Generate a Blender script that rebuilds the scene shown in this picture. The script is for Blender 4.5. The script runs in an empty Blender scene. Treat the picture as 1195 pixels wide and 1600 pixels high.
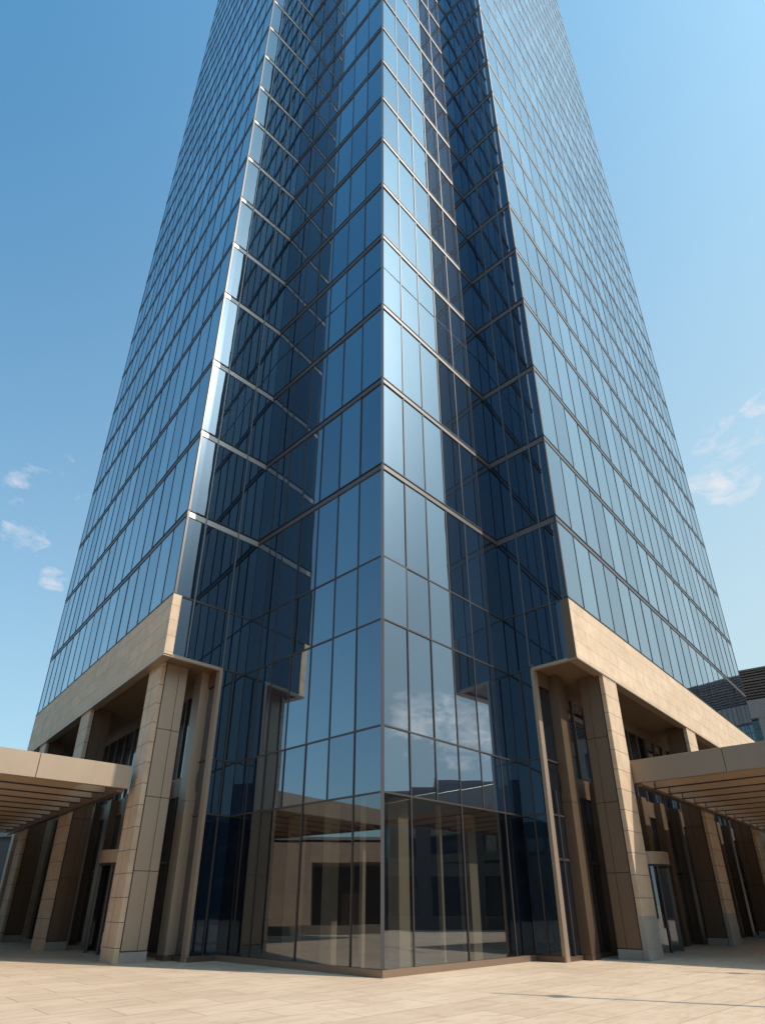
import bpy, math, random
from math import radians as R, sin, cos, sqrt
random.seed(7)
sc = bpy.context.scene
col = sc.collection

# ------------------------------------------------------------------ helpers
def D(az):
    return (sin(R(az)), cos(R(az)))

class Fr:
    """local frame: u along a, v along b (both horizontal), z up"""
    def __init__(s, O, a, b):
        s.O, s.a, s.b = O, a, b
    def p(s, u, v, z):
        return (s.O[0] + s.a[0]*u + s.b[0]*v, s.O[1] + s.a[1]*u + s.b[1]*v, z)
WORLD = Fr((0, 0), (1, 0), (0, 1))

class MB:
    def __init__(s):
        s.v = []; s.f = []; s.uv = []; s.mi = []
    def face(s, pts, uvs=None, mi=0):
        n = len(s.v); s.v += pts; s.f.append(tuple(range(n, n+len(pts)))); s.mi.append(mi)
        if uvs is None:
            uvs = s.auto(pts)
        s.uv += uvs
    def auto(s, pts):
        ax = [pts[1][i]-pts[0][i] for i in range(3)]; bx = [pts[2][i]-pts[0][i] for i in range(3)]
        n = (ax[1]*bx[2]-ax[2]*bx[1], ax[2]*bx[0]-ax[0]*bx[2], ax[0]*bx[1]-ax[1]*bx[0])
        l = sqrt(n[0]**2+n[1]**2+n[2]**2) or 1
        if abs(n[2])/l > .7:
            return [(p[0]*.707-p[1]*.707, p[0]*.707+p[1]*.707) for p in pts]
        t = (-n[1], n[0]); m = sqrt(t[0]**2+t[1]**2) or 1
        if t[0] < 0: m = -m
        return [((p[0]*t[0]+p[1]*t[1])/m, p[2]) for p in pts]
    def hexa(s, P, mi=0):
        # P: 8 pts, bottom 0-3 ccw, top 4-7
        for q in ((0,3,2,1),(4,5,6,7),(0,1,5,4),(1,2,6,5),(2,3,7,6),(3,0,4,7)):
            s.face([P[i] for i in q], None, mi)
    def box(s, fr, u0, u1, v0, v1, z0, z1, mi=0):
        P = [fr.p(u0,v0,z0), fr.p(u1,v0,z0), fr.p(u1,v1,z0), fr.p(u0,v1,z0),
             fr.p(u0,v0,z1), fr.p(u1,v0,z1), fr.p(u1,v1,z1), fr.p(u0,v1,z1)]
        # orient
        cr = fr.a[0]*fr.b[1]-fr.a[1]*fr.b[0]
        if cr < 0:
            P = [P[0],P[3],P[2],P[1],P[4],P[7],P[6],P[5]]
        s.hexa(P, mi)
    def cyl(s, x, y, r0, r1, z0, z1, n=20, mi=0, caps=True):
        A = [(x+r0*cos(2*math.pi*i/n), y+r0*sin(2*math.pi*i/n), z0) for i in range(n)]
        B = [(x+r1*cos(2*math.pi*i/n), y+r1*sin(2*math.pi*i/n), z1) for i in range(n)]
        for i in range(n):
            j = (i+1) % n
            s.face([A[i], A[j], B[j], B[i]], None, mi)
        if caps:
            s.face(A[::-1], None, mi); s.face(B, None, mi)
    def arc(s, x, y, r, a0, a1, z0, z1, t, n=14, mi=0):
        """curved vertical slab of thickness t between angles"""
        for i in range(n):
            b0 = a0+(a1-a0)*i/n; b1 = a0+(a1-a0)*(i+1)/n
            P = []
            for z in (z0, z1):
                P += [(x+r*cos(b0), y+r*sin(b0), z), (x+r*cos(b1), y+r*sin(b1), z),
                      (x+(r-t)*cos(b1), y+(r-t)*sin(b1), z), (x+(r-t)*cos(b0), y+(r-t)*sin(b0), z)]
            P = [P[0],P[1],P[2],P[3],P[4],P[5],P[6],P[7]]
            s.hexa([P[3],P[0],P[1],P[2],P[7],P[4],P[5],P[6]], mi)
    def build(s, name, mats, parent=None, org=(0,0,0), kind=None, smooth=False, bevel=0):
        me = bpy.data.meshes.new(name)
        me.from_pydata([(p[0]-org[0], p[1]-org[1], p[2]-org[2]) for p in s.v], [], s.f)
        uvl = me.uv_layers.new(name='UVMap')
        uvl.data.foreach_set('uv', [c for t in s.uv for c in t])
        if not isinstance(mats, (list, tuple)): mats = [mats]
        for m in mats: me.materials.append(m)
        me.polygons.foreach_set('material_index', s.mi)
        if smooth: me.polygons.foreach_set('use_smooth', [True]*len(s.f))
        me.update()
        o = bpy.data.objects.new(name, me); col.objects.link(o)
        if parent: o.parent = parent
        if kind: o['kind'] = kind
        if bevel:
            b = o.modifiers.new('Bevel', 'BEVEL'); b.width = bevel; b.segments = 1; b.limit_method = 'ANGLE'
            # faces are unwelded: weld first
            w = o.modifiers.new('Weld', 'WELD'); w.merge_threshold = .0005
            o.modifiers.move(1, 0)
        return o

def tag(o, label=None, cat=None, group=None, kind=None):
    if label: o['label'] = label
    if cat: o['category'] = cat
    if group: o['group'] = group
    if kind: o['kind'] = kind
    return o
def empty(name, loc, label, cat, group=None):
    o = bpy.data.objects.new(name, None); col.objects.link(o); o.location = loc
    o.empty_display_size = .5
    return tag(o, label, cat, group)

# ------------------------------------------------------------------ materials
class NT:
    def __init__(s, m):
        s.t = m.node_tree; s.n = s.t.nodes; s.l = s.t.links
    def new(s, typ, **k):
        n = s.n.new(typ)
        for a, b in k.items():
            if a.startswith('i_'):
                n.inputs[int(a[2:])].default_value = b
            else: setattr(n, a, b)
        return n
    def ln(s, a, b): s.l.new(a, b)
    def math(s, op, a, b=None, c=None, clamp=False):
        n = s.new('ShaderNodeMath', operation=op); n.use_clamp = clamp
        for i, x in enumerate((a, b, c)):
            if x is None: continue
            if isinstance(x, (int, float)): n.inputs[i].default_value = x
            else: s.ln(x, n.inputs[i])
        return n.outputs[0]
    def mixc(s, f, a, b, bt='MIX'):
        n = s.new('ShaderNodeMix', data_type='RGBA', blend_type=bt)
        for i, x in ((0, f), (6, a), (7, b)):
            if isinstance(x, (int, float)): n.inputs[i].default_value = x
            elif isinstance(x, tuple): n.inputs[i].default_value = x if len(x) == 4 else (*x, 1)
            else: s.ln(x, n.inputs[i])
        return n.outputs[2]
    def ramp(s, f, a, b):
        n = s.new('ShaderNodeMapRange'); n.clamp = True
        s.ln(f, n.inputs[0]); n.inputs[1].default_value = a; n.inputs[2].default_value = b
        return n.outputs[0]
def mat(name):
    m = bpy.data.materials.new(name); m.use_nodes = True
    t = NT(m); t.n.clear()
    out = t.new('ShaderNodeOutputMaterial'); return m, t, out
def noise(t, vec, scale, detail=4, rough=.55, dist=0):
    n = t.new('ShaderNodeTexNoise'); n.inputs['Scale'].default_value = scale
    n.inputs['Detail'].default_value = detail; n.inputs['Roughness'].default_value = rough
    n.inputs['Distortion'].default_value = dist
    if vec is not None: t.ln(vec, n.inputs['Vector'])
    return n
def mapping(t, vec, scale=(1,1,1), rot=(0,0,0), loc=(0,0,0)):
    n = t.new('ShaderNodeMapping'); t.ln(vec, n.inputs[0])
    n.inputs['Scale'].default_value = scale; n.inputs['Rotation'].default_value = rot; n.inputs['Location'].default_value = loc
    return n.outputs[0]

def stone_mat(name, base, var, bw, bh, off=.5, mortar=.006, joint=(.13,.10,.075), rough=.75, lo=(0,0,0)):
    m, t, out = mat(name)
    tc = t.new('ShaderNodeTexCoord')
    uv = mapping(t, tc.outputs['UV'], loc=lo)
    br = t.new('ShaderNodeTexBrick'); br.offset = off; br.offset_frequency = 2
    t.ln(uv, br.inputs['Vector'])
    br.inputs['Color1'].default_value = (0,0,0,1); br.inputs['Color2'].default_value = (1,1,1,1)
    br.inputs['Mortar'].default_value = (.5,.5,.5,1)
    br.inputs['Scale'].default_value = 1; br.inputs['Mortar Size'].default_value = mortar
    br.inputs['Mortar Smooth'].default_value = 0; br.inputs['Brick Width'].default_value = bw; br.inputs['Row Height'].default_value = bh
    n1 = noise(t, tc.outputs['Object'], 1.3, 6, .6, .4)
    n2 = noise(t, mapping(t, tc.outputs['Object'], (9,9,22)), 2.0, 6, .65)
    c = t.mixc(br.outputs['Color'], base, var)
    c = t.mixc(t.ramp(n1.outputs[0], .35, .7), c, tuple(x*.82 for x in base))
    c = t.mixc(t.math('MULTIPLY', t.ramp(n2.outputs[0], .4, .75), .12), c, tuple(x*.6 for x in base))
    # weathering: faint vertical streaks
    st = noise(t, mapping(t, tc.outputs['Object'], (3.2,3.2,.12)), 1.6, 4, .6)
    c = t.mixc(t.math('MULTIPLY', t.ramp(st.outputs[0], .5, .78), .18), c, tuple(x*.55 for x in base))
    c = t.mixc(br.outputs['Fac'], c, joint)
    b = t.new('ShaderNodeBsdfPrincipled'); t.ln(c, b.inputs['Base Color']); b.inputs['Roughness'].default_value = rough
    bu = t.new('ShaderNodeBump'); bu.inputs['Strength'].default_value = .25; bu.inputs['Distance'].default_value = .01
    h = t.math('SUBTRACT', t.math('MULTIPLY', n2.outputs[0], .3), br.outputs['Fac'])
    t.ln(h, bu.inputs['Height']); t.ln(bu.outputs[0], b.inputs['Normal'])
    t.ln(b.outputs[0], out.inputs[0]); return m

def metal_mat(name, base, metallic=.7, rough=.38, streak=.25, var=.15):
    m, t, out = mat(name)
    tc = t.new('ShaderNodeTexCoord')
    n1 = noise(t, mapping(t, tc.outputs['Object'], (14,14,.5)), 1.0, 3)
    n2 = noise(t, tc.outputs['Object'], .8, 4)
    c = t.mixc(t.math('MULTIPLY', n1.outputs[0], streak), base, tuple(x*.6 for x in base))
    c = t.mixc(t.math('MULTIPLY', n2.outputs[0], var), c, tuple(min(1, x*1.5) for x in base))
    b = t.new('ShaderNodeBsdfPrincipled'); t.ln(c, b.inputs['Base Color'])
    b.inputs['Metallic'].default_value = metallic
    t.ln(t.math('ADD', t.math('MULTIPLY', n2.outputs[0], .15), rough-.07), b.inputs['Roughness'])
    t.ln(b.outputs[0], out.inputs[0]); return m

def glass_mat(name, tint=(.62,.78,.95), f0=.34, deep=(.004,.009,.018), trans=0.0, ttint=(.5,.55,.5), bump=.006, blur=.012, power=4.0, haze=.06):
    m, t, out = mat(name)
    tc = t.new('ShaderNodeTexCoord')
    at = t.new('ShaderNodeAttribute'); at.attribute_name = 'rnd'
    # facing
    lw = t.new('ShaderNodeLayerWeight'); lw.inputs[0].default_value = .5
    fr = t.math('POWER', lw.outputs['Facing'], power)
    fac = t.math('ADD', t.math('MULTIPLY', fr, 1-f0), f0, clamp=True)
    n = noise(t, mapping(t, tc.outputs['Object'], (1,1,.55)), .55, 2, .4)
    bu = t.new('ShaderNodeBump'); bu.inputs['Strength'].default_value = bump; bu.inputs['Distance'].default_value = 1
    t.ln(n.outputs[0], bu.inputs['Height'])
    g = t.new('ShaderNodeBsdfGlossy'); g.inputs['Roughness'].default_value = blur
    t.ln(bu.outputs[0], g.inputs['Normal'])
    tn = t.mixc(at.outputs['Fac'], tuple(x*.85 for x in tint), tuple(min(1, x*1.04) for x in tint))
    t.ln(tn, g.inputs['Color'])
    g2 = t.new('ShaderNodeBsdfGlossy'); g2.inputs['Roughness'].default_value = .22; g2.inputs['Color'].default_value = (*tint, 1)
    gm = t.new('ShaderNodeMixShader'); gm.inputs[0].default_value = haze
    t.ln(g.outputs[0], gm.inputs[1]); t.ln(g2.outputs[0], gm.inputs[2])
    d = t.new('ShaderNodeBsdfDiffuse')
    dc = t.mixc(at.outputs['Fac'], deep, tuple(x*2.2 for x in deep)); t.ln(dc, d.inputs[0])
    base = d
    if trans:
        tr = t.new('ShaderNodeBsdfTransparent'); tr.inputs[0].default_value = (*ttint, 1)
        mm = t.new('ShaderNodeMixShader'); mm.inputs[0].default_value = trans
        t.ln(d.outputs[0], mm.inputs[1]); t.ln(tr.outputs[0], mm.inputs[2]); base = mm
    mx = t.new('ShaderNodeMixShader'); t.ln(fac, mx.inputs[0]); t.ln(base.outputs[0], mx.inputs[1]); t.ln(gm.outputs[0], mx.inputs[2])
    t.ln(mx.outputs[0], out.inputs[0]); return m

def flat_mat(name, c, rough=.6, metallic=0, em=None):
    m, t, out = mat(name)
    tc = t.new('ShaderNodeTexCoord'); n = noise(t, tc.outputs['Object'], 3, 5)
    cc = t.mixc(t.math('MULTIPLY', n.outputs[0], .5), c, tuple(x*.6 for x in c))
    b = t.new('ShaderNodeBsdfPrincipled'); t.ln(cc, b.inputs['Base Color']); b.inputs['Roughness'].default_value = rough
    b.inputs['Metallic'].default_value = metallic
    t.ln(b.outputs[0], out.inputs[0]); return m

M = {}
M['stone'] = stone_mat('limestone', (.56,.42,.295), (.62,.48,.35), 2.9, .612, .5, .009, (.27,.20,.14), lo=(.4,.03,0))
M['colstone'] = stone_mat('column_limestone', (.52,.385,.265), (.57,.43,.31), 4.1, .70, 0, .010, (.10,.08,.06), lo=(.3,.28,0))
M['granite'] = stone_mat('grey_granite', (.34,.30,.26), (.38,.34,.30), 4.1, 3.0, 0, .001)
M['bronze'] = metal_mat('bronze_metal', (.155,.105,.07), .55, .42)
M['bronze_light'] = metal_mat('champagne_metal', (.36,.275,.205), .45, .4)
M['bronze_mid'] = metal_mat('canopy_bronze', (.25,.18,.13), .5, .4)
M['slat'] = metal_mat('canopy_slat', (.46,.35,.255), .3, .45)
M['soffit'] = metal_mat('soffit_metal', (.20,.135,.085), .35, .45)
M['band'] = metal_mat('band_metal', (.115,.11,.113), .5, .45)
M['band_sunlit'] = metal_mat('sunlit_band_metal', (.36,.35,.345), .45, .42)  # lighter copy of band metal; sun on the left return put into colour
M['dark'] = metal_mat('dark_gasket_and_shade', (.022,.022,.026), .2, .5)
M['mullion'] = metal_mat('mullion_metal', (.07,.06,.058), .5, .4)
M['fin'] = metal_mat('fin_metal', (.13,.14,.155), .6, .4)
M['glass'] = glass_mat('tower_glass', tint=(.88,.94,.98), f0=.46)
M['bayglass'] = glass_mat('bay_glass', tint=(.76,.88,1.0), f0=.31, trans=0)
M['retglass'] = glass_mat('dimmed_notch_glass', tint=(.62,.80,1.0), f0=.125, deep=(.002,.006,.014))  # darker copy of the glass; dim double reflections put into its colour
M['lowglass'] = glass_mat('lobby_glass', tint=(.72,.78,.82), f0=.24, trans=.85, ttint=(.47,.46,.45), bump=.004)
M['porchglass'] = glass_mat('entrance_glass', tint=(.7,.75,.8), f0=.22, trans=.6, ttint=(.35,.35,.33))
M['cream'] = flat_mat('cream_plaster', (.66,.60,.44), .7)
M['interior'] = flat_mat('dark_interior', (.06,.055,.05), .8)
M['floorin'] = flat_mat('lobby_floor', (.16,.14,.12), .35)

# ------------------------------------------------------------------ key geometry (metres)
C = (0.0, 16.19)
NL = (-5.30, 21.05); NR = (4.85, 21.0)
WL = (-7.66, 18.86); WR = (6.90, 19.19)
def unit(a, b):
    d = (b[0]-a[0], b[1]-a[1]); l = sqrt(d[0]**2+d[1]**2); return (d[0]/l, d[1]/l), l
aBL, LBL = unit(C, NL); aBR, LBR = unit(C, NR)
aRL, LRL = unit(WL, NL); aRR, LRR = unit(WR, NR)
aWL = D(-41); aWR = D(42.3)
# frames: u along face, v inward
BL = Fr(C, aBL, (-aBL[1]*-1, 0) and (aBL[1], -aBL[0]))
BL = Fr(C, aBL, (aBL[1], -aBL[0]) if (aBL[1]*0 + -aBL[0]*1) > 0 else (-aBL[1], aBL[0]))
BR = Fr(C, aBR, (-aBR[1], aBR[0]))
RL = Fr(WL, aRL, (-aRL[1], aRL[0]))      # left return: u from wing corner inward, v into building
RR = Fr(WR, aRR, (aRR[1], -aRR[0]))
FL = Fr(WL, aWL, aRL)                    # left wing: u along front, v inward
FR = Fr(WR, aWR, aRR)
WIDL, WIDR = 20.3, 29.6
TOP = 158.0
STONE0, STONE1 = 9.6, 12.05
BH = .25
low = [12.02, 15.83, 20.0, 24.2, 28.8]
zl = low[:]
while zl[-1] < TOP-3: zl.append(zl[-1]+3.9)
org = (0, 16.19, 0)
tower = empty('office_tower', org, 'tall dark blue glass office tower with a projecting glass corner and beige stone base', 'skyscraper')

# ------------------------------------------------------------------ camera model for size ranking
H = 1.6; PHI = math.atan((1415-1000)/913.318); FP = 913.318
def proj(p):
    d = (p[0], p[1], p[2]-H); F = d[1]*cos(PHI)+d[2]*sin(PHI); U = -d[1]*sin(PHI)+d[2]*cos(PHI)
    if F < .1: return None
    return (598+FP*d[0]/F, 1000-FP*U/F)
def area(pts):
    q = [proj(p) for p in pts]
    if None in q: return 0
    q = [(min(1195, max(0, x)), min(1600, max(0, y))) for x, y in q]
    return abs(sum(q[i][0]*q[(i+1) % len(q)][1]-q[(i+1) % len(q)][0]*q[i][1] for i in range(len(q))))/2

panes = []     # (area, points, material)
bands = []     # (area, MB)
def pane(fr, u0, u1, z0, z1, m='glass', v=.012):
    # slight individual tilt, as real glazing units never sit perfectly flat
    e = [random.uniform(-1, 1)*(.0035 if m == 'glass' else .0075) for _ in range(3)]
    pts = [fr.p(u0, v+e[0]*.5, z0), fr.p(u1, v+e[1], z0), fr.p(u1, v+e[1]+e[2], z1), fr.p(u0, v+e[0]*.5+e[2], z1)]
    cr = fr.a[0]*fr.b[1]-fr.a[1]*fr.b[0]
    if cr < 0: pts = pts[::-1]
    panes.append((area(pts), pts, m, random.random()))
def band(fr, u0, u1, z, h=BH, proud=.03, e0=0, e1=0, mi=0):
    """floor band: metal strip with a dark shadow gap and a thin lip above it"""
    mb = MB()
    mb.box(fr, u0-e0*proud, u1+e1*proud, -proud, .10, z-h, z-.085, mi)
    mb.box(fr, u0-e0*(proud-.006), u1+e1*(proud-.006), -proud+.014, .0995, z-.085, z-.03, 1)
    mb.box(fr, u0-e0*(proud+.015), u1+e1*(proud+.015), -proud-.015, .099, z-.03, z+.012, 1)
    ar = area([fr.p(u0,0,z-h), fr.p(u1,0,z-h), fr.p(u1,0,z), fr.p(u0,0,z)])
    bands.append((ar, mb))
def vert(fr, u, z0, z1, w=.05, proud=.025, m='mullion', name='mullion', depth=.08):
    mb = MB(); mb.box(fr, u-w/2, u+w/2, -proud, depth, z0, z1)
    return mb.build(name, M[m], tower, org)
def horiz(fr, u0, u1, z, h=.055, proud=.012, m='mullion'):
    mb = MB(); mb.box(fr, u0, u1, -proud, .078, z-h/2, z+h/2)
    return mb.build('transom', M[m], tower, org)

# ---- wings
nL = 16; nR = 20
for fr, wid, n in ((FL, WIDL, nL), (FR, WIDR, nR)):
    du = wid/n
    for k in range(len(zl)-1):
        z0, z1 = zl[k], zl[k+1]-BH
        if k == 0: z0 += .03
        for i in range(n): pane(fr, i*du, (i+1)*du, z0+.012, z1)
        band(fr, 0, wid, zl[k+1], proud=.016, e0=1, e1=1)
    for i in range(1, n): vert(fr, i*du, STONE1, TOP, .038, .005, 'dark')
    for i in (0, n): vert(fr, i*du + (.04 if i == 0 else -.04), STONE1, TOP, .07, .008, 'mullion', 'corner_post', .09)
    mb = MB(); mb.box(fr, -.03, wid+.03, -.04, .12, STONE1, STONE1+.055); mb.build('transom', M['dark'], tower, org)

# ---- returns (sides of the notch)
for fr, L, fins in ((RL, LRL, (.80, 2.24)), (RR, LRR, (.72, 1.80))):
    us = [0] + list(fins) + [L]
    for k in range(len(zl)-1):
        z0, z1 = zl[k], zl[k+1]-BH
        for i in range(3): pane(fr, us[i], us[i+1], z0+.012, z1, 'retglass')
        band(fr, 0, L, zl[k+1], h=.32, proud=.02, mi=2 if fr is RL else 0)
    for i in range(3):
        pane(fr, us[i] if i else .28, us[i+1], STONE0+.1, STONE1-.03, 'retglass')
    horiz(fr, .28, L, STONE1-.01, .07)
    vert(fr, .04, STONE1, TOP, .08, .025, 'mullion', 'corner_post', .07)
    for f in fins: vert(fr, f, STONE0+.13, TOP, .055, .04, 'fin', 'fin')
    # strip beside the portal, ground to soffit
    J = L-1.06
    for a, b in ((.03, 4.42), (4.42, 6.30), (6.30, 9.70)):
        pane(fr, J+.12, J+.60, a, b, 'retglass'); pane(fr, J+.60, L, a, b, 'retglass')
    for z in (4.42, 6.30, 9.66): horiz(fr, J+.12, L, z)
    vert(fr, J+.60, .1, STONE0, .05, .02)

# ---- corner bay
UL = [0, 1.13, 2.24, 3.33, 4.40, 5.45, 6.33, LBL]
UR = [0, 1.15, 2.30, 3.45, 4.62, 5.80, LBR]
zb = [4.42, 6.30, 9.70, 12.0]
for fr, us, L, low_i in ((BL, UL, LBL, (0,1,3,5,6,7)), (BR, UR, LBR, (0,1,3,5,6))):
    n = len(us)-1
    for j in range(len(low_i)-1):
        pane(fr, us[low_i[j]], us[low_i[j+1]], .18, zb[0], 'lowglass')
    lv = zb+[15.83]
    for k in range(4):
        z1 = lv[k+1] - (BH if k == 3 else 0)
        for i in range(n): pane(fr, us[i], us[i+1], lv[k], z1, 'bayglass')
    for z in zb: horiz(fr, 0.05, L, z, .05, .012)
    band(fr, 0, L, 15.83, e0=1)
    for k in range(1, len(zl)-1):
        for i in range(n): pane(fr, us[i], us[i+1], zl[k]+.012, zl[k+1]-BH, 'bayglass')
        band(fr, 0, L, zl[k+1], proud=.03, e0=1)
    for z in ((26.6),): horiz(fr, .05, L, z, .02, .006, 'dark')
    for i in range(1, n):
        z0 = zb[0]
        vert(fr, us[i], z0 if i not in low_i else .17, TOP, .045, .010)
    mb = MB()
    mb.box(fr, -.07, L, -.075, .10, 0, .17)
    mb.build('plinth', M['bronze_mid'], tower, org)
mb = MB(); mb.box(Fr((C[0], C[1]-.035), (1,0), (0,1)), -.05, .05, 0, .10, .17, TOP)
mb.build('corner_post', M['band'], tower, org)
for fr, L in ((RL, LRL), (RR, LRR)):
    mb = MB(); mb.box(fr, L-1.0, L-.0, -.07, .1, 0, .16); mb.build('plinth', M['bronze'], tower, org)

# ---- make pane objects: the 100 largest as windows, the rest as one field of glass
def set_rnd(o, vals, per=4):
    a = o.data.attributes.new('rnd', 'FLOAT', 'POINT')
    a.data.foreach_set('value', [x for x in vals for _ in range(per)])
panes.sort(key=lambda t: -t[0])
for ar, pts, m, r in panes[:100]:
    mb = MB(); mb.face(pts); o = mb.build('window', M[m], tower, org); set_rnd(o, [r])
mb = MB(); rv = []
for ar, pts, m, r in panes[100:]:
    mb.face(pts, None, {'glass':0, 'bayglass':1, 'lowglass':2, 'retglass':3}[m]); rv.append(r)
o = mb.build('windows', [M['glass'], M['bayglass'], M['lowglass'], M['retglass']], tower, org, 'stuff'); set_rnd(o, rv)
bands.sort(key=lambda t: -t[0])
for ar, mb in bands[:100]: mb.build('floor_band', [M['band'], M['dark'], M['band_sunlit']], tower, org)
big = MB()
for ar, mb in bands[100:]:
    n = len(big.v); big.v += mb.v; big.f += [tuple(i+n for i in f) for f in mb.f]; big.uv += mb.uv; big.mi += mb.mi
big.build('floor_bands', [M['band'], M['dark'], M['band_sunlit']], tower, org, 'stuff')

# ---- core: opaque mass behind the glass so nothing shows through
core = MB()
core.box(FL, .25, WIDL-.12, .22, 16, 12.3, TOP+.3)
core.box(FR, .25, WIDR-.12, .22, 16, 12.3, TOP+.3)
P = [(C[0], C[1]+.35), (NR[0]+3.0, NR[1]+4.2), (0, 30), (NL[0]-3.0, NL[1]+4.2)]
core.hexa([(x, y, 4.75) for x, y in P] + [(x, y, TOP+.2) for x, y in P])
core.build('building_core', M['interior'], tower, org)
# end walls of the wings
for fr, wid in ((FL, WIDL), (FR, WIDR)):
    mb = MB(); mb.box(fr, wid-.1, wid, .1, 22, STONE1+.05, TOP); mb.build('end_wall', M['glass'], tower, org)
    mb = MB(); mb.box(fr, wid-.6, wid+.05, .30, 22, 0, STONE1); mb.build('stone_end_wall', M['stone'], tower, org)

# ------------------------------------------------------------------ stone base
def wingbase(fr, wid, ret, retL, cols, side, door_u, can0, can_z, LW):
    """LW = depth of the lobby wall behind the columns"""
    right = side == 'R'
    J = retL-1.06
    mb = MB(); mb.box(fr, 0, wid+.06, -.02, .28, STONE0+.06, STONE1)
    mb.build('stone_beam', M['stone'], tower, org)
    mb = MB(); mb.box(fr, 0.0, wid+.05, -.03, .31, STONE0, STONE0+.06)
    mb.build('beam_edge_trim', M['bronze_light'], tower, org)
    # end strip of the beam on the return
    mb = MB(); mb.box(ret, -.02, .30, -.03, .02, STONE0+.061, STONE1-.01)
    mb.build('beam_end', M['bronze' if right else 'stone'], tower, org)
    # porch ceiling
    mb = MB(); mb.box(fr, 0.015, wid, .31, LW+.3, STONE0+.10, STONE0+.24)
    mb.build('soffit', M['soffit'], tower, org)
    # trim on return above portal and jamb
    mb = MB(); mb.box(ret, .30, J+.12, -.03, .10, STONE0-.02, STONE0+.10); mb.build('portal_lintel', M['bronze_light'], tower, org)
    mb = MB(); mb.box(ret, J, J+.12, -.06, .22, .0, STONE0-.02); mb.build('portal_jamb', M['bronze_light'], tower, org)
    # columns
    for ci, (c0, c1) in enumerate(cols):
        gz = 1.28 if right else .32
        d1 = 1.0 if (right or ci) else 1.33; v00 = 0.0 if right else (.30 if ci == 0 else .05)
        st = MB()
        st.box(fr, c0, c1, v00, v00+.16, gz, STONE0+.09)
        stn = st.build('column', M['colstone'], tower, org, bevel=.006)
        g = MB(); g.box(fr, c0, c1, v00, v00+.17, .0 if not right else .30, gz)
        if right: g.box(fr, c0-.006, c1+.006, v00-.01, v00+.17, 0, .30)
        g.build('plinth', M['granite'] if right else M['colstone'], stn, org, bevel=.006)
        vs = v00+.20
        for z0, z1 in ((.32, 2.60), (2.60, 4.92), (4.92, 7.25), (7.25, STONE0+.10)):
            for v0, v1 in ((vs, vs+(d1-vs)*.62), (vs+(d1-vs)*.62, d1)):
                b = MB(); b.box(fr, c0+.05, c1-.05, v0+.008, v1-.008, z0+.008, z1-.008)
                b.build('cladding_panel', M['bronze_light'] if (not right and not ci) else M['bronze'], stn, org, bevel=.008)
        b = MB(); b.box(fr, c0+.07, c1-.07, v00+.16, d1-.03, .0, STONE0+.09); b.build('column_core', M['dark'], stn, org)
        b = MB(); b.box(fr, c0+.045, c1-.045, v00+.19, d1, .0, .30); b.build('plinth', M['granite'], stn, org)
    # lobby wall behind the columns: pilasters, glass bays, spandrel
    u = .12; k = 0
    ed = [.12, .72]
    mod = 2.55
    mbs = MB(); mbs.box(fr, (.86 if not right else 1.2), wid-.6, LW-.04, LW+.12, 5.25, 5.95); mbs.build('spandrel', M['bronze'], tower, org)
    mbs = MB(); mbs.box(fr, .1, wid-.6, LW-.05, LW+.12, 9.1, STONE0+.10); mbs.build('spandrel', M['bronze'], tower, org)
    mbs = MB(); mbs.box(fr, .1, wid-.6, LW-.06, LW+.12, 0, .14); mbs.build('sill', M['bronze'], tower, org)
    def pil(u0, u1, pr=.35):
        b = MB(); 
        for z0, z1 in (((.16, 4.92), (4.92, STONE0+.10)) if k0 == 0 else ((.16, 2.95), (2.95, 5.95))): b.box(fr, u0, u1, LW-pr, LW+.1, z0+.006, z1-.006)
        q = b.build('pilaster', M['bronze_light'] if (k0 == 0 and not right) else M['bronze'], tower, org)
        b = MB(); b.box(fr, u0-.01, u1+.01, LW-pr-.01, LW+.1, 0, .16); b.build('plinth', M['bronze'], q, org)
    k0 = 0
    pils = [(.86, 1.50)] if not right else [(1.20, 1.85)]
    pil(*pils[0], .33)
    k0 = 1
    uu = pils[0][1]; 
    glassu = [(.13, pils[0][0])]
    while uu < wid-2.5:
        g1 = uu+1.75
        if abs((g1+uu)/2-door_u) < 1.3:
            g1 = max(g1, door_u+1.15)
        glassu.append((uu, g1)); 
        if g1+.55 < wid-.8: pil(g1, g1+.55, .32)
        uu = g1+.55
    for g0, g1 in glassu:
        isdoor = g0 < door_u < g1
        first = g0 < .2
        top1 = 5.25 if not first else 4.42
        for z0, z1 in (((3.5 if isdoor else .14), top1), (5.95 if not first else 4.42, 9.1)):
            if z0 > 4.4 and not first: g1e = g1+.55
            else: g1e = g1
            pts = [fr.p(g0, LW+.02, z0), fr.p(g1e, LW+.02, z0), fr.p(g1e, LW+.02+random.uniform(-.01,.01), z1), fr.p(g0, LW+.02, z1)]
            if (fr.a[0]*fr.b[1]-fr.a[1]*fr.b[0]) < 0: pts = pts[::-1]
            b = MB(); b.face(pts); o = b.build('lobby_window', M['porchglass'], tower, org); set_rnd(o, [random.random()])
        mid = (g0+g1)/2
        if first:
            b = MB()
            for z in (4.42, 6.30): b.box(fr, g0, g1, LW-.03, LW+.07, z-.03, z+.03)
            b.build('transom', M['mullion'], tower, org)
        else:
            b = MB()
            for q in (g0, g0+(g1+.55-g0)/2): b.box(fr, q-.03, q+.03, LW-.05, LW+.08, 5.95, 9.1)
            b.build('mullion', M['bronze'], tower, org)
        if not isdoor and g1-g0 > 1:
            b = MB(); b.box(fr, mid-.03, mid+.03, LW-.05, LW+.08, .14, 5.25); pass
            b.build('mullion', M['mullion'], tower, org)
            b = MB(); b.box(fr, g0, g1, LW-.03, LW+.07, 2.95, 3.03); b.build('transom', M['mullion'], tower, org)
    # dim lobby behind
    b = MB()
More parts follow.
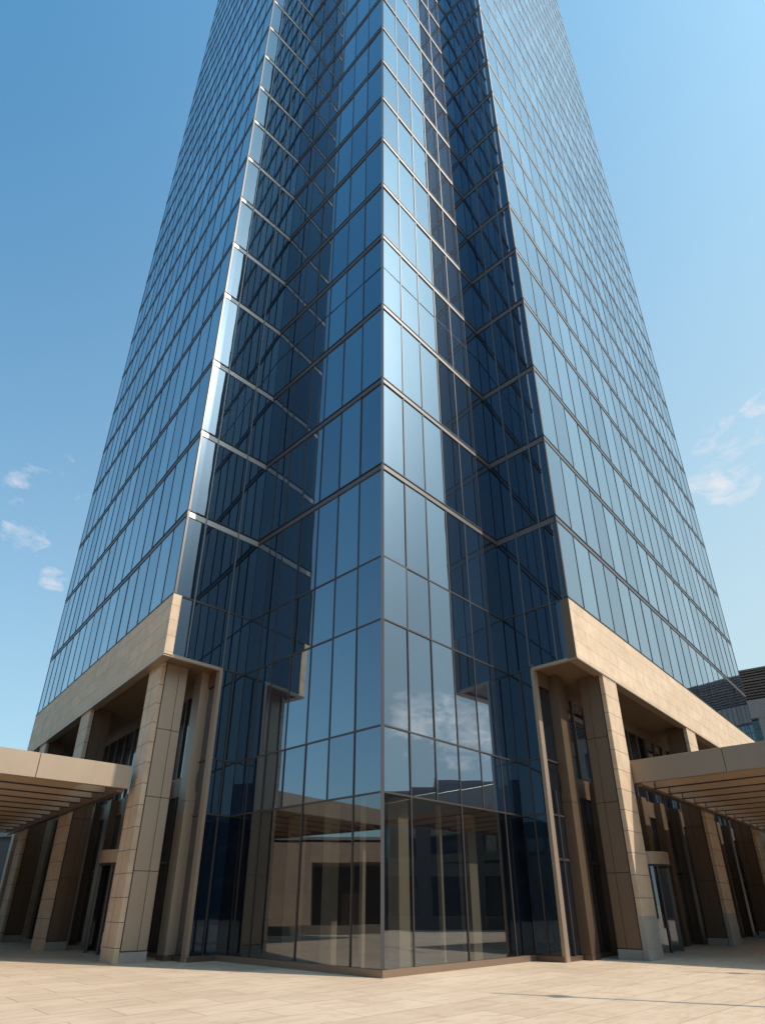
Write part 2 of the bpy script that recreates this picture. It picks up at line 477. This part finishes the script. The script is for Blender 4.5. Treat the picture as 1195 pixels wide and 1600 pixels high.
    b.box(fr, .3, wid-.6, LW+4.5, LW+4.7, 0, STONE0); b.build('lobby_back_wall', M['interior'], tower, org)
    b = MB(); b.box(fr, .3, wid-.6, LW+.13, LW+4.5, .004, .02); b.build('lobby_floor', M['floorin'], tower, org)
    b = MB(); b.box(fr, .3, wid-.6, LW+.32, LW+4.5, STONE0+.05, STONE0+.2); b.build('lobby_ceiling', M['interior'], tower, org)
    for cu in (4.0, 9.0, 14.0):
        b = MB(); b.box(fr, cu, cu+.5, LW+2.4, LW+2.9, .02, STONE0); b.build('lobby_column', M['cream'], tower, org)
    # revolving door
    c = fr.p(door_u, LW-.15, 0); r = 1.12
    hd = MB(); hd.cyl(c[0], c[1], r+.08, r+.08, 3.06, 3.52, 40)
    door = hd.build('revolving_door', M['bronze_light'], tower, org)
    b = MB(); b.cyl(c[0], c[1], r+.02, r+.02, 2.98, 3.06, 40); b.build('header_ring', M['dark'], door, org)
    ao = math.atan2(-fr.b[1], -fr.b[0])
    for s_ in (-1, 1):
        b = MB(); b.arc(c[0], c[1], r, ao+s_*.62, ao+s_*1.9, .05, 2.98, .02, 12)
        o = b.build('curved_glass', M['porchglass'], door, org); set_rnd(o, [.5]*len(o.data.polygons))
        for an in (.60, 1.92):
            b = MB(); fa = (cos(ao+s_*an), sin(ao+s_*an)); q = Fr((c[0]+fa[0]*r, c[1]+fa[1]*r), fa, (-fa[1], fa[0]))
            b.box(q, -.05, .05, -.035, .035, 0, 2.98); b.build('door_post', M['mullion'], door, org)
    for kk in range(4):
        an = ao+.5+kk*math.pi/2; fa = (cos(an), sin(an)); q = Fr((c[0], c[1]), fa, (-fa[1], fa[0]))
        b = MB()
        for u0, u1, z0, z1 in ((.02,.09,.04,2.96), (r-.11,r-.04,.04,2.96), (.09,r-.11,.04,.22), (.09,r-.11,2.84,2.96), (.09,r-.11,1.06,1.14)):
            b.box(q, u0, u1, -.025, .025, z0, z1)
        lf = b.build('door_leaf', M['mullion'], door, org)
        b = MB(); b.face([q.p(.09,0,.22), q.p(r-.11,0,.22), q.p(r-.11,0,2.84), q.p(.09,0,2.84)])
        o = b.build('pane', M['porchglass'], lf, org); set_rnd(o, [.3])
    # canopy: side fascia, roof deck, cross beams and the ledger along the columns
    z0, z1 = can_z; proj_ = 9.5 if right else 8.5
    out = Fr(fr.O, fr.a, (-fr.b[0], -fr.b[1]))
    can1 = wid-1.0
    rb = MB(); rb.box(out, can0+.13, can1-.13, .95, proj_-.13, z1-.16, z1-.05)
    canopy = rb.build('canopy', M['slat'], tower, org)
    segs = 3
    for i in range(segs):
        a0 = -.10+(proj_+.10)*i/segs; a1 = -.10+(proj_+.10)*(i+1)/segs
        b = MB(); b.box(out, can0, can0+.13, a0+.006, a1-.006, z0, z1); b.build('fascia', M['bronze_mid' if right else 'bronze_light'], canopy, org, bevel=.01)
        b = MB(); b.box(out, can1-.13, can1, a0+.006, a1-.006, z0, z1); b.build('fascia', M['bronze_light'], canopy, org)
    b = MB(); b.box(out, can0+.13, can1-.13, proj_-.13, proj_, z0, z1); b.build('fascia', M['bronze_light'], canopy, org)
    b = MB(); b.box(out, can0+.13, can1-.13, .02, .24, z0-.12, z1-.10); b.build('ledger_beam', M['bronze'], canopy, org)
    step = 1.62 if right else 1.45; uq = can0+step
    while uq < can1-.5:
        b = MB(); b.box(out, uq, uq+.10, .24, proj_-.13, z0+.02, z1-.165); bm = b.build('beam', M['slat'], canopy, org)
        b = MB(); b.box(out, uq-.02, uq+.12, .24, proj_-.13, z0-.004, z0+.02); b.build('beam_shade', M['dark'], bm, org)  # shade under the beam, put in as a dark strip
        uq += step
    return canopy

wingbase(FL, WIDL, RL, LRL, [(.85, 2.05), (8.3, 9.7), (15.9, 17.2)], 'L', 5.6, 1.5, (5.18, 5.95), LRL-1.0)
wingbase(FR, WIDR, RR, LRR, [(2.18, 3.44), (12.0, 13.4), (21.3, 22.7)], 'R', 6.9, 3.46, (5.68, 6.52), LRR-.98)

# ---- corner lobby interior
lob = MB()
P = [(C[0], C[1]+.25), (NR[0]-.2, NR[1]), (NR[0]+2.6, NR[1]+4.2), (0, 31), (NL[0]-2.6, NL[1]+4.2), (NL[0]+.2, NL[1])]
n = len(P)
def slab(P, z0, z1):
    mb = MB(); A = [(x,y,z0) for x,y in P]; B = [(x,y,z1) for x,y in P]
    mb.face(A[::-1]); mb.face(B)
    for i in range(len(P)):
        j = (i+1) % len(P); mb.face([A[i], A[j], B[j], B[i]])
    return mb
slab(P, .006, .03).build('lobby_floor', M['floorin'], tower, org)
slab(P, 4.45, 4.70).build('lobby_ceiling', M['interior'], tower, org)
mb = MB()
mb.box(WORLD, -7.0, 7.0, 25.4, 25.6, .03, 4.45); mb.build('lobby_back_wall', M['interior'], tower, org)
for x, y, w in ((.45, 17.55, .42), (-1.55, 18.75, .34), (1.75, 19.0, .12), (-.55, 17.4, .12), (2.9, 21.2, .45), (-3.0, 21.6, .45)):
    mb = MB(); mb.box(Fr((x, y), aBR, (-aBR[1], aBR[0])), -w/2, w/2, -w/2, w/2, .03, 4.45); mb.build('lobby_column', M['cream'], tower, org)

# ------------------------------------------------------------------ ground
def ground_mat():
    m, t, out = mat('paving')
    tc = t.new('ShaderNodeTexCoord')
    v = mapping(t, tc.outputs['Object'], rot=(0,0,R(-43)))
    br = t.new('ShaderNodeTexBrick'); br.offset = .5; t.ln(v, br.inputs['Vector'])
    br.inputs['Color1'].default_value = (0,0,0,1); br.inputs['Color2'].default_value = (1,1,1,1); br.inputs['Mortar'].default_value = (.5,.5,.5,1)
    br.inputs['Scale'].default_value = 1; br.inputs['Mortar Size'].default_value = .009; br.inputs['Mortar Smooth'].default_value = .2
    br.inputs['Brick Width'].default_value = 1.8; br.inputs['Row Height'].default_value = .9
    n1 = noise(t, tc.outputs['Object'], .35, 6, .6, .6)
    n2 = noise(t, mapping(t, v, (1.2,4.5,1)), 1.2, 7, .65, .8)
    n3 = noise(t, tc.outputs['Object'], 22, 5, .7)
    c = t.mixc(br.outputs['Color'], (.47,.345,.245), (.56,.43,.315))
    c = t.mixc(t.math('MULTIPLY', t.ramp(n1.outputs[0], .42, .62), .6), c, (.61,.475,.355))
    c = t.mixc(t.math('MULTIPLY', t.ramp(n2.outputs[0], .47, .70), .55), c, (.36,.24,.155))
    c = t.mixc(t.math('MULTIPLY', t.ramp(n3.outputs[0], .5, .75), .15), c, (.22,.17,.13))
    n4 = noise(t, tc.outputs['Object'], 1.7, 3, .5)
    c = t.mixc(t.math('MULTIPLY', t.ramp(n4.outputs[0], .62, .74), .3), c, (.27,.20,.15))
    c = t.mixc(t.math('MULTIPLY', br.outputs['Fac'], .85), c, (.17,.12,.085))
    b = t.new('ShaderNodeBsdfPrincipled'); t.ln(c, b.inputs['Base Color'])
    t.ln(t.math('ADD', t.math('MULTIPLY', n2.outputs[0], .3), .45), b.inputs['Roughness'])
    bu = t.new('ShaderNodeBump'); bu.inputs['Strength'].default_value = .3; bu.inputs['Distance'].default_value = .01
    t.ln(t.math('SUBTRACT', t.math('MULTIPLY', n3.outputs[0], .25), br.outputs['Fac']), bu.inputs['Height']); t.ln(bu.outputs[0], b.inputs['Normal'])
    t.ln(b.outputs[0], out.inputs[0]); return m
mb = MB(); mb.face([(-1500,-1500,0),(1500,-1500,0),(1500,1500,0),(-1500,1500,0)])
g = mb.build('paved_plaza', ground_mat()); tag(g, kind='structure')

# ------------------------------------------------------------------ background buildings (right edge)
def louvre_mat():
    m, t, out = mat('louvre_metal')
    b = t.new('ShaderNodeBsdfPrincipled'); b.inputs['Base Color'].default_value = (.105,.095,.092,1); b.inputs['Roughness'].default_value = .6
    t.ln(b.outputs[0], out.inputs[0]); return m
M['louvre'] = louvre_mat()
M['concrete'] = flat_mat('pale_concrete', (.19,.205,.22), .8)
M['teal'] = glass_mat('teal_glass', tint=(.35,.55,.62), f0=.35)
def bpt(x, y, dist):
    X = (x-598)/FP; U = -(y-1000)/FP
    r = (X, cos(PHI)-U*sin(PHI), sin(PHI)+U*cos(PHI)); h = sqrt(r[0]**2+r[1]**2)
    return (r[0]*dist/h, r[1]*dist/h, H+r[2]*dist/h)
p0 = bpt(1152, 1049, 95)
d = D(125); nn = D(35)
FB = Fr((p0[0]-d[0]*30, p0[1]-d[1]*30), d, nn)
zt = p0[2]; zlv = bpt(1166, 1096, 94.6)[2]
bo = (FB.O[0], FB.O[1], 0)
bb = empty('louvred_office_building', bo, 'dark louvred office block with pale frame and teal windows behind the right wing', 'building')
mb = MB(); mb.box(FB, 0, 75, .5, 30, 0, zt-.2); mb.build('wall', M['louvre'], bb, bo)
mb = MB(); z = zlv
while z < zt-.1:
    mb.box(FB, 0, 75, 0, .45, z, z+.16); z += .42
mb.box(FB, -.05, 75.05, -.1, .9, zt-.25, zt)
mb.box(FB, -.05, 75.05, -.04, .6, zlv+(zt-zlv)*.62, zlv+(zt-zlv)*.62+.25)
mb.build('louvre_screen', M['louvre'], bb, bo)
mb = MB()
for i in range(13):
    mb.box(FB, i*6.2, i*6.2+1.0, -.5, .4, 0, zlv-.05)
mb.box(FB, -.1, 75.1, -.62, .45, zlv-2.6, zlv)
for k in range(1, 5): mb.box(FB, -.1, 75.1, -.45, .42, zlv-2.6-k*6.2, zlv-1.7-k*6.2)
mb.build('concrete_frame', M['concrete'], bb, bo)
for i in range(12):
    for k in range(3):
        zz = zlv-2.6-k*6.2
        if zz-5.3 < 0: continue
        w = MB(); w.face([FB.p(i*6.2+1.0,.2,zz-5.3), FB.p(i*6.2+6.2,.2,zz-5.3), FB.p(i*6.2+6.2,.2,zz), FB.p(i*6.2+1.0,.2,zz)])
        wo = w.build('window', M['teal'], bb, bo); set_rnd(wo, [random.random()])
        f = MB()
        for q in range(1, 3): f.box(FB, i*6.2+1.0+q*1.73-.05, i*6.2+1.0+q*1.73+.05, .05, .22, zz-5.3, zz)
        for q in range(1, 4): f.box(FB, i*6.2+1.0, i*6.2+6.2, .07, .23, zz-q*1.33-.04, zz-q*1.33+.04)
        f.build('window_frame', M['fin'], wo, bo)

q0 = bpt(60, 1296, 62)
oo4 = (q0[0]-26, q0[1]+4, 0)
lb = empty('dark_glass_building', oo4, 'dark glazed office block glimpsed under the left canopy beyond the columns', 'building')
Fb4 = Fr((q0[0], q0[1]), D(-68), D(22))
def bxf(name, m, L, parent, o_, fr):
    b = MB()
    for q in L: b.box(fr, *q)
    return b.build(name, m, parent, o_)
bxf('wall', M['interior'], [(0,48,.2,14,0,q0[2])], lb, oo4, Fb4)
bxf('cornice', M['fin'], [(-.1,48.1,-.1,.19,q0[2]-.5,q0[2]+.05)], lb, oo4, Fb4)
for i in range(16):
    for k in range(2):
        zz = .3+k*(q0[2]-.9)/2
        w_ = MB(); w_.face([Fb4.p(i*3+.1,.15,zz), Fb4.p(i*3+2.9,.15,zz), Fb4.p(i*3+2.9,.15,zz+(q0[2]-.9)/2-.3), Fb4.p(i*3+.1,.15,zz+(q0[2]-.9)/2-.3)])
        wo = w_.build('window', M['dark'], lb, oo4); set_rnd(wo, [random.random()])

# ------------------------------------------------------------------ things across the plaza (seen mirrored in the glass)
M['dstone'] = stone_mat('opposite_stone', (.26,.185,.14), (.30,.22,.165), 1.6, .8, .5, .01)
M['brick'] = flat_mat('grey_render', (.20,.18,.17), .85)
M['leaf'] = flat_mat('leaf', (.045,.075,.03), .7)
M['soil'] = flat_mat('planter_stone', (.13,.105,.085), .85)
oo = (-27, 8, 0)
sb = empty('stone_portal_building', oo, 'low beige stone building with a deep square portal, mirrored in the left ground floor panes', 'building')
Fq = Fr((-27, 34), (0,-1), (-1, 0))
def bxs(name, m, L, parent=sb, o_=oo, fr=Fq):
    b = MB()
    for q in L: b.box(fr, *q)
    return b.build(name, m, parent, o_)
bxs('wall', M['dstone'], [(12.6,15.2,0,8,0,4.3), (0,5.5,0,8,0,5.8), (8.6,12.0,0,8,0,4.3), (21.5,50,0,8,0,4.3), (5.5,50,0,8,4.3,5.6)])
bxs('recess_wall', M['interior'], [(5.5,8.6,5,5.2,0,4.3), (12.0,12.6,5,5.2,0,4.3), (15.2,21.5,5,5.2,0,4.3)])
bxs('roof', M['brick'], [(0,50,0.4,12,5.8,6.0)])
bxs('door', M['bronze'], [(17.4,18.8,4.8,5.0,0,2.4)])
pl = bxs('planter_wall', M['soil'], [(2,44,-4.2,-3.6,0,.5)], None, (0,0,0))
tag(pl, 'long low stone planter wall in front of the portal building', 'planter')

oo2 = (34, 8, 0)
db = empty('dark_office_building', oo2, 'long dark low office block across the plaza, mirrored in the right ground floor panes', 'building')
Fd = Fr((36, -6), (0, 1), (1, 0))
bxs('wall', M['brick'], [(0,20,0,10,0,8.2), (20,27,0,10,0,10.6), (27,44,0,10,0,11.4)], db, oo2, Fd)
bxs('cornice', M['dstone'], [(-.1,20,-.12,.3,8.2,8.5), (20,27,-.12,.3,10.6,10.9), (27,44,-.12,.3,11.4,11.7)], db, oo2, Fd)
for i in range(10):
    for k in range(2):
        w = MB(); w.face([Fd.p(1+i*4.2,-.02,.8+k*4), Fd.p(4+i*4.2,-.02,.8+k*4), Fd.p(4+i*4.2,-.02,3.8+k*4), Fd.p(1+i*4.2,-.02,3.8+k*4)][::-1])
        wo = w.build('window', M['teal'], db, oo2); set_rnd(wo, [random.random()])
pl = bxs('planter_wall', M['soil'], [(4,36,-6.0,-5.4,0,.8)], None, (0,0,0), Fd)
tag(pl, 'long low stone planter wall in front of the dark office block', 'planter')
oo3 = (0, -38, 0)
kb = empty('dark_office_building', oo3, 'wide dark office block behind the photographer, mirrored deep in the notches of the glass', 'building')
Fk = Fr((45, -38), (-1, 0), (0, -1))
bxs('wall', M['brick'], [(0,30,0,12,0,13.0), (30,52,0,12,0,16.5), (52,90,0,12,0,12.0)], kb, oo3, Fk)
for i in range(20):
    for k in range(3):
        w = MB(); w.face([Fk.p(1+i*4.4,-.02,.8+k*4), Fk.p(4.4+i*4.4,-.02,.8+k*4), Fk.p(4.4+i*4.4,-.02,3.9+k*4), Fk.p(1+i*4.4,-.02,3.9+k*4)][::-1])
        wo = w.build('window', M['teal'], kb, oo3); set_rnd(wo, [random.random()])
# clipped bushes (leaf sized faces)
def bush(x, y, z, r, label):
    t = empty('shrub', (x, y, z), label, 'shrub', 'shrubs standing across the plaza')
    mb = MB()
    for i in range(900):
        a = random.uniform(0, 2*math.pi); ct = random.uniform(-.7, 1); st = sqrt(1-ct*ct); q = r*random.uniform(.6, 1.08)
        c = (x+q*st*cos(a), y+q*st*sin(a), z+.8*r+q*ct)
        e = [[random.gauss(0, .07) for _ in range(3)] for _ in range(2)]
        mb.face([(c[0]-e[0][0], c[1]-e[0][1], c[2]-e[0][2]), (c[0]+e[1][0], c[1]+e[1][1], c[2]+e[1][2]),
                 (c[0]+e[0][0], c[1]+e[0][1], c[2]+e[0][2]), (c[0]-e[1][0], c[1]-e[1][1], c[2]-e[1][2])])
    mb.build('foliage', M['leaf'], t, (x, y, z))
    mb = MB(); mb.cyl(x, y, .07, .05, z, z+.7*r, 8); mb.build('stem', M['interior'], t, (x, y, z))
bush(31.8, 14.5, 0, .8, 'round dark green shrub in front of the planter wall, mirrored in the right corner pane')

# lamp posts outside the frame, whose thin shadows cross the paving
SUN_AZ, SUN_EL = 111.5, 47.0     # azimuth clockwise from +Y
sd = D(SUN_AZ)
SV = (sd[0]*cos(R(SUN_EL)), sd[1]*cos(R(SUN_EL)), sin(R(SUN_EL)))
def lamp(tip, hgt, label):
    k = hgt/math.tan(R(SUN_EL)); x = tip[0]+sd[0]*k; y = tip[1]+sd[1]*k; o_ = (x, y, 0)
    t = empty('street_lamp', o_, label, 'street lamp', 'lamp posts standing on the plaza')
    mb = MB(); mb.cyl(x, y, .075, .05, .4, hgt, 12); mb.build('pole', M['fin'], t, o_)
    mb = MB(); mb.cyl(x, y, .10, .08, 0, .4, 16); mb.build('base', M['fin'], t, o_)
    mb = MB(); mb.cyl(x, y, .05, .20, hgt-1.75, hgt-1.35, 16); mb.cyl(x, y, .20, .05, hgt-1.35, hgt-1.2, 16); mb.build('lamp_head', M['dark'], t, o_)
lamp((2.2, 13.55), 8.0, 'slim dark lamp post nearest the photographer, casting the long thin shadow across the paving')
lamp((7.9, 17.75), 8.0, 'slim dark lamp post farther back near the right canopy')

# ------------------------------------------------------------------ sky
w = bpy.data.worlds.new('World'); sc.world = w; w.use_nodes = True
t = NT(w); t.n.clear()
out = t.new('ShaderNodeOutputWorld'); bg = t.new('ShaderNodeBackground'); bg.inputs[1].default_value = .10
sky = t.new('ShaderNodeTexSky', sky_type='NISHITA'); sky.sun_disc = False
sky.sun_elevation = R(SUN_EL); sky.sun_rotation = R(SUN_AZ); sky.air_density = 1.0; sky.dust_density = 1.2; sky.ozone_density = 1.2; sky.altitude = 0
tc = t.new('ShaderNodeTexCoord')
def pdir(x, y):
    q = bpt(x, y, 1.0); v = (q[0], q[1], q[2]-H); l = sqrt(sum(a*a for a in v)); return tuple(a/l for a in v)
def mirror(v, n):
    k = sum(a*b for a, b in zip(v, n)); return tuple(a-2*k*b for a, b in zip(v, n))
nBR = (aBR[1], -aBR[0], 0)
clouds = [(pdir(50,760),1.8,.55), (pdir(100,722),1.6,.5), (pdir(48,842),1.4,.8), (pdir(84,906),1.1,.75), (pdir(122,805),1.8,.35), (pdir(20,830),1.1,.6),
          (pdir(1112,690),2.2,.55), (pdir(1142,745),2.2,.75), (pdir(1086,742),1.5,.7), (pdir(1190,632),1.3,.8), (pdir(1180,675),1.4,.4),
          (mirror(pdir(665,1118), nBR),2.6,1.0), (mirror(pdir(705,1128), nBR),2.6,1.0), (mirror(pdir(735,1150), nBR),3.0,.9), (mirror(pdir(650,1150), nBR),3.0,.5)]
nv = noise(t, mapping(t, tc.outputs['Generated'], (1,1,1.7)), 9, 7, .6, .5)
nw = noise(t, mapping(t, tc.outputs['Generated'], (1,1,1.9)), 24, 6, .62, .6)
tot = None
for v, rad, s in clouds:
    dp = t.new('ShaderNodeVectorMath', operation='DOT_PRODUCT'); t.ln(tc.outputs['Generated'], dp.inputs[0]); dp.inputs[1].default_value = v
    a = t.new('ShaderNodeMapRange'); a.interpolation_type = 'SMOOTHSTEP'
    t.ln(dp.outputs['Value'], a.inputs[0]); a.inputs[1].default_value = cos(R(rad*1.55)); a.inputs[2].default_value = cos(R(rad*.1)); a.inputs[4].default_value = s
    tot = a.outputs[0] if tot is None else t.math('MAXIMUM', tot, a.outputs[0])
nn_ = t.math('ADD', t.math('MULTIPLY', nw.outputs[0], .6), t.math('MULTIPLY', nv.outputs[0], .4))
thr = t.math('SUBTRACT', .66, t.math('MULTIPLY', tot, .27))
dens = t.ramp(t.math('SUBTRACT', nn_, thr), 0, .24)
dens = t.math('MULTIPLY', dens, t.math('MULTIPLY', tot, 2.2, clamp=True))
hs = t.new('ShaderNodeHueSaturation'); hs.inputs['Saturation'].default_value = 1.0; hs.inputs['Value'].default_value = 1.0
t.ln(sky.outputs[0], hs.inputs['Color'])
sx = t.new('ShaderNodeSeparateXYZ'); t.ln(tc.outputs['Generated'], sx.inputs[0])
lowf = t.math('POWER', t.math('SUBTRACT', 1.0, t.math('ABSOLUTE', sx.outputs[2]), clamp=True), 1.6)
tinted = t.mixc(1.0, hs.outputs[0], t.mixc(lowf, (1.08, 2.42, 2.62), (1.2, 1.42, 1.28)), 'MULTIPLY')
hz_ = t.math('ADD', t.math('MULTIPLY', sx.outputs[0], .476), t.math('ADD', t.math('MULTIPLY', t.math('ABSOLUTE', sx.outputs[2]), -.84), .965), clamp=True)
tinted = t.mixc(hz_, tinted, (5.7, 7.6, 8.5))
sdot = t.new('ShaderNodeVectorMath', operation='DOT_PRODUCT'); t.ln(tc.outputs['Generated'], sdot.inputs[0]); sdot.inputs[1].default_value = SV
glow = t.math('POWER', t.math('MAXIMUM', sdot.outputs['Value'], 0.0), 11.0)
tinted = t.mixc(glow, tinted, (4.2, 5.0, 5.3), 'ADD')
glow2 = t.math('POWER', t.math('MAXIMUM', sdot.outputs['Value'], 0.0), 45.0)
tinted = t.mixc(glow2, tinted, (44, 44, 44), 'ADD')
bk = t.math('LESS_THAN', sx.outputs[1], .2)
cl = t.mixc(t.math('MULTIPLY', dens, .8), tinted, t.mixc(bk, (9.0, 8.7, 8.9), (19, 18, 17.5)))
t.ln(cl, bg.inputs[0]); t.ln(bg.outputs[0], out.inputs[0])

sl = bpy.data.lights.new('sun', 'SUN'); sl.energy = 5.0; sl.angle = R(.5); sl.color = (1, .89, .75)
so = bpy.data.objects.new('sun', sl); col.objects.link(so)
from mathutils import Vector
sv = Vector((sd[0]*cos(R(SUN_EL)), sd[1]*cos(R(SUN_EL)), sin(R(SUN_EL))))
so.rotation_euler = sv.to_track_quat('Z', 'Y').to_euler(); so.location = (30, -10, 60)

# ------------------------------------------------------------------ camera
cd = bpy.data.cameras.new('camera'); cam = bpy.data.objects.new('camera', cd); col.objects.link(cam)
cam.location = (0, 0, H); cam.rotation_euler = (math.pi/2+PHI, 0, 0)
cd.sensor_fit = 'HORIZONTAL'; cd.sensor_width = 36; cd.lens = FP/1195*36
cd.shift_y = 200/1195; cd.clip_end = 5000; cd.clip_start = .1
sc.camera = cam
sc.view_settings.view_transform = 'Standard'; sc.view_settings.look = 'None'; sc.view_settings.exposure = 0
sc.cycles.max_bounces = 10; sc.cycles.glossy_bounces = 5; sc.cycles.transparent_max_bounces = 10; sc.cycles.diffuse_bounces = 4
sc.cycles.sample_clamp_indirect = 6; sc.cycles.caustics_reflective = False
